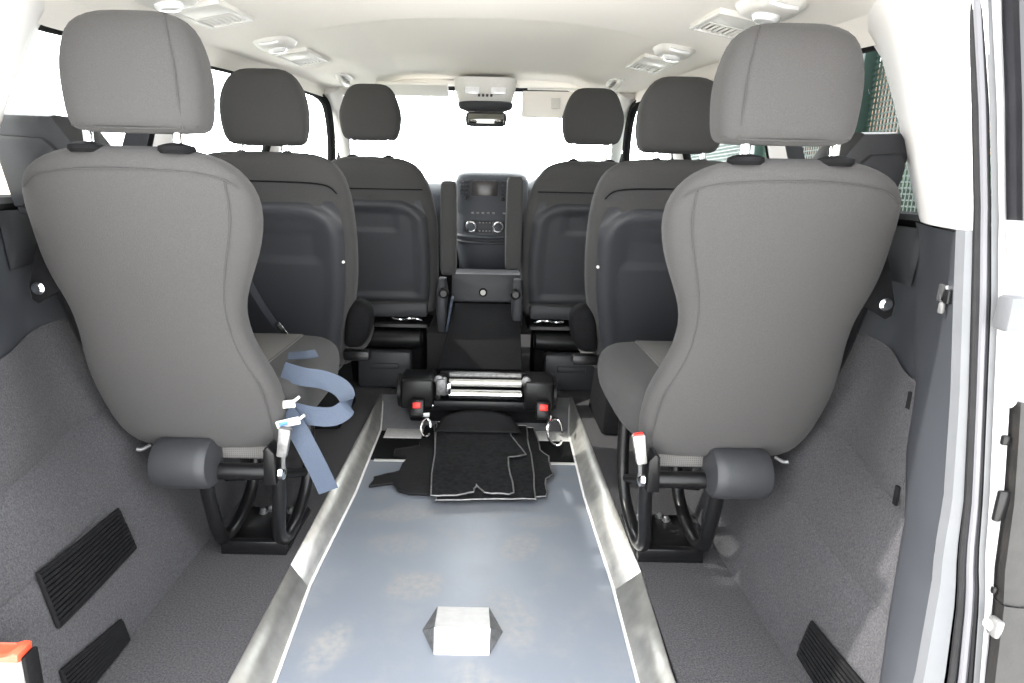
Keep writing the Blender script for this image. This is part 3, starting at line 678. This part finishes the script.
MB().box((.055, 2.68, .17), (.40, .03, .16), .006).build('back_plate', 'black', wr)
MB().box((-.133, 2.60, .205), (.045, .05, .075), .008).build('ratchet', 'steel_dull', wr)
MB().box((-.100, 2.59, .20), (.02, .04, .05), .004).build('ratchet_pawl', 'chrome', wr)
for bx in (-.175, .265): MB().lathe([(.009, 0), (.009, -.006), (.004, -.008)], (bx, 2.585, .118), 'Y', 10).build('bolt', 'chrome', wr)
for x in (-.145, .235): MB().lathe([(.02, 0), (.02, -.012), (.012, -.016)], (x, 2.60, .235), 'Y', 16).build('roller_nut', 'steel_dull', wr)

# tie-down strips across the lowered floor
for i, (y, w, z) in enumerate(((2.55, .105, .0015), (2.27, .018, .0015))):
    o = MB().box((.025, y, z), (.80, w, .003), .001).build('tie_down_strip', 'alu_bright', None)
    tag(o, ('wide silver strip across the floor well just behind the winch', 'narrow silver lip across the front edge of the ramp floor')[i], 'metal strip')

# ------------------------------------------------------------------ rubber and carpet mats
def sheet(name, poly, z0, z1, th, m, lab, nsub=4, amp=.004, ribs=False):
    """mat with a slightly wavy outline lying from z0 (near) to z1 (far)"""
    ys = [p[1] for p in poly]; y0, y1 = min(ys), max(ys); P = []
    for i in range(len(poly)):
        a, b = Vector(poly[i]), Vector(poly[(i+1) % len(poly)])
        for k in range(nsub):
            q = a+(b-a)*k/nsub; P.append((q.x+random.uniform(-amp, amp), q.y+random.uniform(-amp, amp), z0+(z1-z0)*((q.y-y0)/(y1-y0))**2))
    mb = MB().prism(P, (0, 0, th), .0015)
    o = mb.build(name, m, None); tag(o, lab, 'mat', 'loose car mats piled on the ramp floor')
    if ribs:
        r = MB()
        for k in range(26):
            x = -.205+k*.0052
            r.box((x, 2.30, z0+th+.001), (.0022, .50, .002))
        r.build('rib', 'rubber', o)
    MB().tube([Vector(q)+Vector((0, 0, th)) for q in P]+[Vector(P[0])+Vector((0, 0, th))], .0028, 6).build('bound_edge', 'steel_dull' if not ribs else 'rubber', o)
    return o
sheet('rubber_mat', [(-.09, 2.62), (-.20, 2.62), (-.21, 2.40), (-.30, 2.36), (-.30, 2.30), (-.245, 2.28), (-.26, 2.16), (-.34, 2.10), (-.35, 2.03), (-.27, 2.055), (-.235, 2.00), (-.20, 1.98), (-.05, 1.97)], .004, .004, .007, 'rubber', 'ribbed black rubber mat with a notched edge, left of the pile', ribs=True)
sheet('carpet_mat', [(-.03, 2.60), (.275, 2.60), (.285, 2.36), (.315, 2.30), (.315, 2.14), (.285, 2.10), (.275, 1.96), (.05, 1.95)], .0135, .0135, .006, 'mat_carpet', 'black carpet mat lowest of the pile, its notched edge showing right of the others')
sheet('carpet_mat', [(-.165, 2.60), (.245, 2.60), (.24, 2.3), (.236, 1.925), (.06, 1.915), (-.10, 1.90)], .023, .023, .006, 'mat_carpet', 'large square black carpet mat in the middle of the pile')
sheet('carpet_mat', [(-.15, 2.60), (-.05, 2.59), (.06, 2.605), (.155, 2.63), (.17, 2.45), (.225, 2.262), (.15, 2.232), (.16, 1.95), (.145, 1.932), (.06, 1.94), (.035, 2.0), (.02, 1.94), (-.03, 1.92), (-.12, 1.915)], .033, .033, .007, 'mat_carpet', 'ragged black carpet mat on top of the pile, torn at its corners')
rows = []
for j in range(9):
    t = j/8; rows.append([(.03+(-1+2*i/16)*(.185-.03*t), 2.47+.10*t, .046+.060*t**1.3*(1-.55*abs(-1+2*i/16)**2.5)) for i in range(17)])
tag(MB().grid(rows).build('mat_flap', 'rubber', None, 60, solid=.005), 'curved black rubber flap of a mat bulging up in front of the rollers', 'mat')

# ------------------------------------------------------------------ wedge block on the ramp
wb = MB()
A = [(-.051, 1.225, .0), (.075, 1.225, .0), (.075, 1.395, .0), (-.055, 1.395, .0)]; RL, RR = (-.053, 1.262, .043), (.077, 1.262, .043)
LL, RP = (-.085, 1.305, .0), (.108, 1.305, .0)
v = [wb.bm.verts.new(p) for p in (*A, RL, RR, LL, RP)]
for f in ((0, 1, 5, 4), (4, 5, 2, 3), (0, 4, 6), (4, 3, 6), (1, 7, 5), (5, 7, 2)): wb.bm.faces.new([v[i] for i in f])
wb.bm.faces.new([v[i] for i in (0, 6, 3, 2, 7, 1)])
wo = wb.build('tie_down_cover', 'alu_bright', None, 10); tag(wo, 'bright silver wedge shaped cover plate standing on the ramp floor', 'metal cover')
for (a, b, c) in ((0, 4, 6), (4, 3, 6), (1, 7, 5), (5, 7, 2)):
    pp = [Vector((*A, RL, RR, LL, RP)[i]) for i in (a, b, c)]; nn = (pp[1]-pp[0]).cross(pp[2]-pp[0]).normalized()
    if nn.z < 0: nn = -nn
    MB().prism([q+nn*.0006 for q in pp], nn*.0008).build('cheek', 'steel_dull', wo)

# ------------------------------------------------------------------ vents in the wheel-arch carpet
def vent(y0, y1, zt, zb, s, lab, nslat=11):
    """grille set flush in the sloping carpet; corners (y, z) near/far"""
    o = thing('vent_grille', (s*wall_x((zt[0]+zb[0])/2, y0), (y0+y1)/2, (zt[0]+zb[0])/2), lab, 'vent', 'ribbed vent grilles in the carpeted sides')
    def P(u, v, out):
        z = (zb[0]+(zb[1]-zb[0])*u)*(1-v)+(zt[0]+(zt[1]-zt[0])*u)*v; y = y0+(y1-y0)*u
        return (s*(wall_x(z, y)-out), y, z)
    fr = MB(); edge = [P(i/8, 0, .006) for i in range(8)]+[P(1, i/6, .006) for i in range(6)]+[P(1-i/8, 1, .006) for i in range(8)]+[P(0, 1-i/6, .006) for i in range(7)]
    fr.tube(edge, .0045, 8); fr.build('frame', 'blackmatt', o)
    MB().grid([[P(i/8, j/6, .003) for i in range(9)] for j in range(7)]).build('backing', 'blackmatt', o)
    for k in range(nslat):
        v = (k+.7)/(nslat+.4)
        MB().tube([P(i/6, v, .007) for i in range(7)], .0045, 6).build('slat', 'blackmatt', o)
    return o
vent(1.005, 1.285, (.342, .318), (.232, .222), -1, 'larger ribbed vent grille in the left carpeted wheel arch')
vent(.975, 1.155, (.16, .128), (.085, .082), -1, 'smaller ribbed vent grille low on the left by the floor', 8)
vent(.86, 1.105, (.21, .195), (.11, .118), 1, 'ribbed vent grille in the right carpeted wheel arch', 9)

# red-topped white box clipped in at the near left corner
bx = thing('small_box', (-.72, .86, .2), 'small white box with an orange-red rim at the near left corner', 'box')
MB().box((-.713, .850, .257), (.075, .026, .085), .006).build('body', 'white_plastic', bx)
MB().prism([(-.752, .832, .301), (-.674, .832, .301), (-.672, .832, .317), (-.681, .832, .319), (-.698, .832, .309), (-.738, .832, .309), (-.752, .832, .317)], (0, .034, 0), .003).build('rim', 'redorange', bx)
MB().box((-.669, .852, .257), (.008, .03, .10), .003).build('side_clip', 'blackmatt', bx)

# latch striker and slot on the right pillar
lt = thing('latch', (.775, .96, .89), 'small chrome door latch on the right rear pillar trim', 'latch')
MB().box((.766, .965, .898), (.010, .022, .028), .003).build('plate', 'chrome', lt)
MB().box((.760, .948, .895), (.009, .010, .022), .002).build('catch', 'black', lt)
MB().box((.763, .962, .875), (.007, .010, .018), .003).build('tongue', 'steel_dull', lt)

# ------------------------------------------------------------------ ceiling lamps, vents, handles
def ceil_frame(x, y):
    e = .01; p = Vector((x, y, ceil_z(x, y))); tx = (Vector((x+e, y, ceil_z(x+e, y)))-p).normalized(); ty = (Vector((x, y+e, ceil_z(x, y+e)))-p).normalized()
    n = tx.cross(ty).normalized(); tx = ty.cross(n)
    return Matrix(((tx.x, ty.x, n.x, p.x), (tx.y, ty.y, n.y, p.y), (tx.z, ty.z, n.z, p.z), (0, 0, 0, 1)))
def placed(mb, mt):
    for v in mb.bm.verts: v.co = mt @ v.co
    return mb
def roof_vent(x, y, L, lab):
    mt = ceil_frame(x, y); o = thing('air_vent', mt.translation, lab, 'air vent', 'air vents in the headliner')
    f = MB()
    for (c, sz) in (((-.055, 0, -.006), (.012, L, .014)), ((.055, 0, -.006), (.012, L, .014)), ((0, -L/2, -.006), (.122, .014, .014)), ((0, L/2, -.006), (.122, .014, .014)), ((0, 0, -.006), (.11, .010, .012))): f.box(c, sz, .003)
    placed(f, mt).build('frame', 'fitting', o)
    placed(MB().box((0, 0, -.001), (.11, L, .004)), mt).build('backing', 'dark_slot', o)
    for k in range(7):
        placed(MB().box((-.042+k*.014, L*.24, -.006), (.007, L*.44, .008), .001, rot=Matrix.Rotation(.5, 4, 'Y')), mt).build('slat', 'fitting', o)
    placed(MB().box((0, -L*.24, -.007), (.098, L*.42, .008), .003), mt).build('flap', 'fitting', o)
def roof_lamp(x, y, lab):
    mt = ceil_frame(x, y); o = thing('reading_lamp', mt.translation, lab, 'ceiling lamp', 'reading lamps in the headliner')
    b = MB().loft([(-.022, 0, -.038, .038, .058, 3.4), (-.018, 0, -.048, .048, .070, 3.6), (-.004, 0, -.060, .060, .088, 3.2), (.004, 0, -.062, .062, .092, 3.2)], 36)
    placed(b, mt).build('bezel', 'fitting', o)
    placed(MB().lathe([(.012, -.036), (.024, -.034), (.030, -.026), (.030, -.018)], (0, 0, 0), 'Z', 24), mt).build('lens', 'lens', o)
    placed(MB().tube([(-.03, -.075, -.014), (0, -.083, -.018), (.03, -.075, -.014)], .005, 8, smooth=4), mt).build('switch', 'lens', o)
for s, sd in ((-1, 'left'), (1, 'right')):
    roof_lamp(s*.648, 2.20, 'pale reading lamp above the %s second row headrest' % sd)
    roof_vent(s*.652, 2.52, .30, 'pale slatted air vent ahead of the %s second row reading lamp' % sd)
    roof_vent(s*.640, 1.70, .22, 'pale slatted air vent above the %s third row headrest' % sd)
    roof_lamp(s*.652, 1.48, 'pale reading lamp at the roof edge over the %s third row seat' % sd)
    h = thing('grab_handle', (s*.64, 3.14, 1.54), 'small pale grab handle at the top of the %s front pillar' % sd, 'handle', 'grab handles')
    mt = ceil_frame(s*.64, 3.14)
    placed(MB().tube([(0, -.10, .0), (0, -.085, -.022), (0, 0, -.03), (0, .085, -.022), (0, .10, .0)], .012, 10, smooth=5), mt).build('grip', 'fitting', h)
    placed(MB().loft([(-.008, 0, -.030, .030, .11, 3), (.003, 0, -.036, .036, .12, 3)], 28), mt).build('backplate', 'fitting', h)
    placed(MB().box((0, 0, -.009), (.026, .11, .004), .002), mt).build('painted_shadow', 'steel_dull', h)  # painted shade: dull dark strip set behind the grip

oc = thing('overhead_console', (.03, 3.35, 1.56), 'pale overhead console with map lights behind the mirror', 'console')
MB().loft([(1.455, 3.36, -.085, .145, .045, 4), (1.47, 3.36, -.105, .165, .07, 4), (1.52, 3.36, -.122, .180, .10, 4), (1.572, 3.36, -.128, .186, .12, 4)], 40).build('body', 'fitting', oc, 70)
MB().loft([(1.420, 3.33, -.06, .12, .03, 3), (1.435, 3.33, -.10, .165, .05, 3), (1.462, 3.33, -.108, .172, .06, 3), (1.468, 3.34, -.09, .15, .05, 3)], 36).build('sunglasses_bin', 'shell', oc, 70)
for x in (-.035, .095): MB().box((x, 3.262, 1.513), (.075, .012, .035), .005).build('map_light', 'lens', oc)
for i in range(4): MB().box((.0+i*.02, 3.258, 1.49), (.012, .010, .012), .002).build('button', 'dark_slot', oc)
rm = thing('rear_view_mirror', (.03, 3.42, 1.40), 'black framed rear view mirror hanging below the overhead console', 'mirror')
MB().loft([(1.350, 3.315, -.045, .115, .010, 4), (1.356, 3.312, -.064, .134, .018, 4), (1.385, 3.308, -.068, .140, .02, 4), (1.412, 3.306, -.064, .138, .018, 4), (1.418, 3.306, -.045, .12, .010, 4)], 36).build('housing', 'shell', rm, 70)
MB().box((.036, 3.288, 1.385), (.180, .004, .046), .003).build('mirror_glass', 'mirror', rm)
MB().tube([(.035, 3.33, 1.40), (.035, 3.37, 1.43), (.035, 3.40, 1.47)], .010, 10, smooth=4).build('stem', 'blackmatt', rm)
for s, sd, x0, x1 in ((-1, 'left', -.52, -.16), (1, 'right', .215, .60)):
    v = thing('sun_visor', ((x0+x1)/2, 3.42, 1.53), 'pale sun visor %s' % ('folded up above the left side of the windscreen' if s < 0 else 'tilted down with a small label beside the right headrest'), 'sun visor', 'sun visors')
    if s < 0:
        MB().box(((x0+x1)/2, 3.42, 1.535), (x1-x0, .17, .018), .008, rot=Matrix.Rotation(-.2, 4, 'X')).build('blade', 'headliner', v)
    else:
        MB().box(((x0+x1)/2, 3.36, 1.465), (x1-x0, .020, .14), .009, rot=Matrix.Rotation(-.35, 4, 'X')).build('blade', 'headliner', v)
        MB().box((.385, 3.340, 1.470), (.045, .003, .055), .001, rot=Matrix.Rotation(-.35, 4, 'X')).build('label_patch', 'fitting', v)
    MB().tube([(x0+.03, 3.40, 1.545), (x1-.03, 3.40, 1.545)], .006, 8).build('pivot_rod', 'fitting', v)

# ------------------------------------------------------------------ seat belts
sb = thing('seat_belt', (-.40, 1.55, .50), 'blue-grey seat belt looped over the inner edge of the left rear cushion', 'seat belt')
MB().ribbon([(-.46, 1.52, .585), (-.41, 1.52, .570), (-.355, 1.52, .562), (-.305, 1.50, .545), (-.285, 1.47, .515), (-.315, 1.45, .492), (-.375, 1.45, .492), (-.44, 1.46, .505)], [(0, .25, .95), (0, .3, .9), (.1, .45, .85), (.2, .5, .8), (.1, .4, .9), (-.05, .3, .95), (0, .2, 1), (0, .2, 1)], .047).build('loop', 'webbing', sb, 60)
MB().ribbon([(-.435, 1.445, .50), (-.405, 1.43, .468), (-.375, 1.42, .415), (-.345, 1.42, .345), (-.330, 1.42, .305)], (.93, .1, .35), .050).build('hanging_end', 'webbing', sb, 60)
MB().ribbon([(-.47, 1.60, .602), (-.43, 1.61, .603), (-.40, 1.625, .604)], (.2, .9, .2), .040).build('tail', 'webbing', sb, 60)
for (p, r) in (((-.432, 1.425, .528), .12), ((-.418, 1.412, .487), .25)):
    tg = MB().box(p, (.060, .006, .020), .003, rot=Matrix.Rotation(-r, 4, 'Y')).build('tongue', 'white_plastic', sb)
    MB().tube([Vector(p)+Vector((.02, -.004, .004)), Vector(p)+Vector((.042, -.004, .022))], .004, 6).build('clip', 'white_plastic', tg)
MB().box((-.428, 1.407, .486), (.022, .003, .009), .001, rot=Matrix.Rotation(-.25, 4, 'Y')).build('printed_mark', 'label_blue', sb)
for s, sd in ((-1, 'left'), (1, 'right')):
    o = thing('shoulder_belt', (s*.74, 1.62, 1.44), 'dark shoulder belt hanging from the roof behind the %s third row headrest' % sd, 'seat belt', 'shoulder belts from the roof')
    MB().ribbon([(s*.755, 1.60, 1.41), (s*.735, 1.56, 1.33), (s*.73, 1.50, 1.22), (s*.745, 1.45, 1.10), (s*.78, 1.42, .98)], (.9, .3, 0), .047).build('webbing', 'webbing_dark', o, 60)
    MB().box((s*.765, 1.60, 1.412), (.05, .05, .016), .005).build('anchor', 'blackmatt', o)
lb = thing('lap_belt', (-.52, 1.9, .62), 'thin black lap belt with chrome tongue against the left second row seat back', 'seat belt')
MB().ribbon([(-.715, 1.95, .80), (-.695, 1.96, .735), (-.665, 1.99, .65), (-.637, 2.02, .585)], (.9, 0, .3), .022).build('webbing', 'webbing_dark', lb, 60)
MB().prism([(-.640, 2.00, .602), (-.622, 2.00, .605), (-.592, 2.01, .555), (-.608, 2.01, .545)], (0, .008, 0), .002).build('tongue', 'chrome', lb)

# ------------------------------------------------------------------ open rear door at the right
d = MB()
door = thing('door_1', (.80, .84, .1), 'open rear barn door folded back at the right edge', 'door'); door['kind'] = 'structure'
zz = [.05+i*(1.42)/28 for i in range(29)]
xe = lambda z: interp(z, *XD)
xf = lambda z: interp(z, [.05, .339, .461, .614, .763, .905, 1.011, 1.169, 1.287, 1.5], [.80, .816, .827, .826, .815, .803, .777, .739, .707, .65])
MB().grid([[(xe(z)+.003, YR(z)-.022, z), (xe(z)+.004, YR(z)-.034, z), (xf(z)-.004, YR(z)-.042, z), (xf(z), YR(z)-.034, z), (1.45, YR(z)-.034, z), (1.45, YR(z)-.004, z), (xe(z)+.02, YR(z)-.004, z)] for z in zz]).build('shell', 'door_paint', door, 30)
MB().grid([[(xf(z)+.002, YR(z)-.034, z), (xf(z)+.004, YR(z)-.052, z), (xf(z)+.02, YR(z)-.056, z), (1.40, YR(z)-.058, z)] for z in zz if .44 < z < .80]).build('middle_panel', 'dirt_black', door, 40)
MB().grid([[(xf(z)+.001, YR(z)-.034, z), (xf(z)+.002, YR(z)-.056, z), (xf(z)+.02, YR(z)-.060, z), (1.40, YR(z)-.062, z)] for z in zz if z < .46]).build('lower_panel', 'dirt_black', door, 40)
MB().grid([[(xf(z)+.004, YR(z)-.030, z), (xf(z)+.006, YR(z)-.060, z), (xf(z)+.03, YR(z)-.07, z), (1.40, YR(z)-.075, z)] for z in zz if .97 < z < 1.40]).build('window_surround', 'paint_dark', door, 40)
for (z, w, h) in ((.70, .012, .016), (.60, .018, .050), (.47, .008, .012)):
    xm = (xe(z)*.4+xf(z)*.6)
    MB().box((xm, YR(z)-.040, z), (w, .008, h), .0035).build('hole', 'black', door)
for z in (.80, .76, .42, .86): MB().lathe([(.011, 0), (.011, -.010), (.006, -.014)], (xe(z)*.5+xf(z)*.5, YR(z)-.036, z), 'Y', 12).build('hinge_bolt', 'alu_bright', door)
MB().box((xe(.88)*.5+xf(.88)*.5, YR(.88)-.045, .885), (.035, .03, .05), .006).build('hinge', 'paint_silver', door)
MB().box((xe(.41)*.5+xf(.41)*.5, YR(.41)-.045, .42), (.012, .02, .03), .004).build('check_arm', 'steel_dull', door)

# ------------------------------------------------------------------ outside
g = MB(); g.box((0, 4, -.42), (40, 40, .04)); struct(g.build('ground', 'ground', None), 'sunlit pale paving around the van', 'ground')
fn = thing('mesh_fence', (2.3, 3.5, -.4), 'green wire mesh fence seen through the right rear window', 'fence')
mp = MB()
def wire(c, sz): mp.box(c, sz)
for i in range(230): wire((2.3, .8+i*.032, .95), (.009, .009, 2.7))
for i in range(84): wire((2.3, 4.5, -.38+i*.032), (.007, 7.4, .009))
mp.build('mesh_panel', 'green', fn)
for y in (2.62, 3.98, 5.4, 7.8): MB().box((2.27, y, .95), (.09, .12, 2.7), .006).build('post', 'green', fn)
bl = thing('brick_building', (6, 6, -.4), 'sunlit brick building beyond the green fence', 'building')
MB().box((6.2, 8, 1.3), (.3, 16, 3.4)).build('wall', 'brick', bl)
MB().box((6.1, 8, 3.06), (.6, 16, .14), .02).build('coping', 'white_trim', bl)
hd = thing('hedge', (3.4, 4, -.4), 'leafy green hedge at the foot of the fence', 'hedge')
hm = MB()
for i in range(60): 
    c = Vector((3.0+random.uniform(-.2, .2), 1.0+i*.12, .1+random.uniform(-.3, .45)))
    r = bmesh.ops.create_icosphere(hm.bm, subdivisions=2, radius=random.uniform(.2, .34))
    for v in r['verts']: v.co = c+v.co*(1+random.uniform(-.12, .12))
hm.build('leaves', 'foliage', hd)
th = thing('tall_hedge', (4.6, 8, -.4), 'tall dark green hedge between the fence and the brick building', 'hedge')
hm = MB()
for i in range(90):
    c = Vector((4.6+random.uniform(-.25, .25), 3.5+i*.1, random.uniform(-.1, 1.15)))
    r = bmesh.ops.create_icosphere(hm.bm, subdivisions=2, radius=random.uniform(.3, .5))
    for v in r['verts']: v.co = c+v.co*(1+random.uniform(-.14, .14))
hm.build('leaves', 'foliage_dark', th)
gw = thing('garden_wall', (-5, 4, -.4), 'pale brick garden wall seen through the left windows', 'wall')
MB().box((-5.2, 5, .45), (.25, 16, 1.7)).build('brickwork', 'pale_brick', gw)
MB().box((-5.2, 5, 1.33), (.34, 16, .08), .01).build('coping', 'white_trim', gw)
lh = thing('shrub', (-3.2, 1.6, -.4), 'green shrub below the left rear window outside', 'shrub')
hm = MB()
for i in range(40):
    c = Vector((-3.2+random.uniform(-.3, .3), 1.9+i*.06, .15+random.uniform(-.4, .45)))
    r = bmesh.ops.create_icosphere(hm.bm, subdivisions=2, radius=random.uniform(.15, .28))
    for v in r['verts']: v.co = c+v.co*(1+random.uniform(-.15, .15))
hm.build('leaves', 'foliage', lh)

# ------------------------------------------------------------------ light
w = bpy.data.worlds.new('World'); scn.world = w; w.use_nodes = True
bg = w.node_tree.nodes['Background']; bg.inputs[0].default_value = (.95, .975, 1.0, 1); bg.inputs[1].default_value = 8.8
# the sky is brightest low ahead of the van
wt = w.node_tree; wc = wt.nodes.new('ShaderNodeTexCoord'); wd = wt.nodes.new('ShaderNodeVectorMath'); wd.operation = 'DOT_PRODUCT'; wd.inputs[1].default_value = (0, .97, .22)
wm = wt.nodes.new('ShaderNodeMapRange'); wm.interpolation_type = 'SMOOTHSTEP'; wm.inputs['From Min'].default_value = .25; wm.inputs['From Max'].default_value = .95; wm.inputs['To Min'].default_value = 8.4; wm.inputs['To Max'].default_value = 24
wt.links.new(wc.outputs['Generated'], wd.inputs[0]); wt.links.new(wd.outputs['Value'], wm.inputs['Value']); wt.links.new(wm.outputs[0], bg.inputs[1])
sl = bpy.data.lights.new('sun', 'SUN'); sl.energy = 9; sl.angle = .01; sl.color = (1, .96, .9)
so = bpy.data.objects.new('sun', sl); COL.objects.link(so)
so.rotation_euler = Vector((.80, .045, -.60)).to_track_quat('-Z', 'Y').to_euler()

# ------------------------------------------------------------------ camera
cam = bpy.data.cameras.new('camera'); co = bpy.data.objects.new('camera', cam); COL.objects.link(co)
cam.sensor_width = 36; cam.lens = 624.3/1024*36; cam.shift_x = 27.1/1024; cam.clip_start = .02
P, RO = math.radians(13.67), math.radians(1.11)
F = Vector((0, math.cos(P), -math.sin(P))); R = Vector((1, 0, 0)); U = R.cross(F)
R2 = R*math.cos(RO)+U*math.sin(RO); U2 = -R*math.sin(RO)+U*math.cos(RO)
co.matrix_world = Matrix(((R2.x, U2.x, -F.x, .052), (R2.y, U2.y, -F.y, 0), (R2.z, U2.z, -F.z, 1.041), (0, 0, 0, 1)))
scn.camera = co
scn.view_settings.view_transform = 'Standard'; scn.view_settings.look = 'None'; scn.view_settings.gamma = 1; scn.view_settings.exposure = -.12
scn.cycles.use_denoising = True
scn.cycles.max_bounces = 10; scn.cycles.diffuse_bounces = 5; scn.cycles.transparent_max_bounces = 16
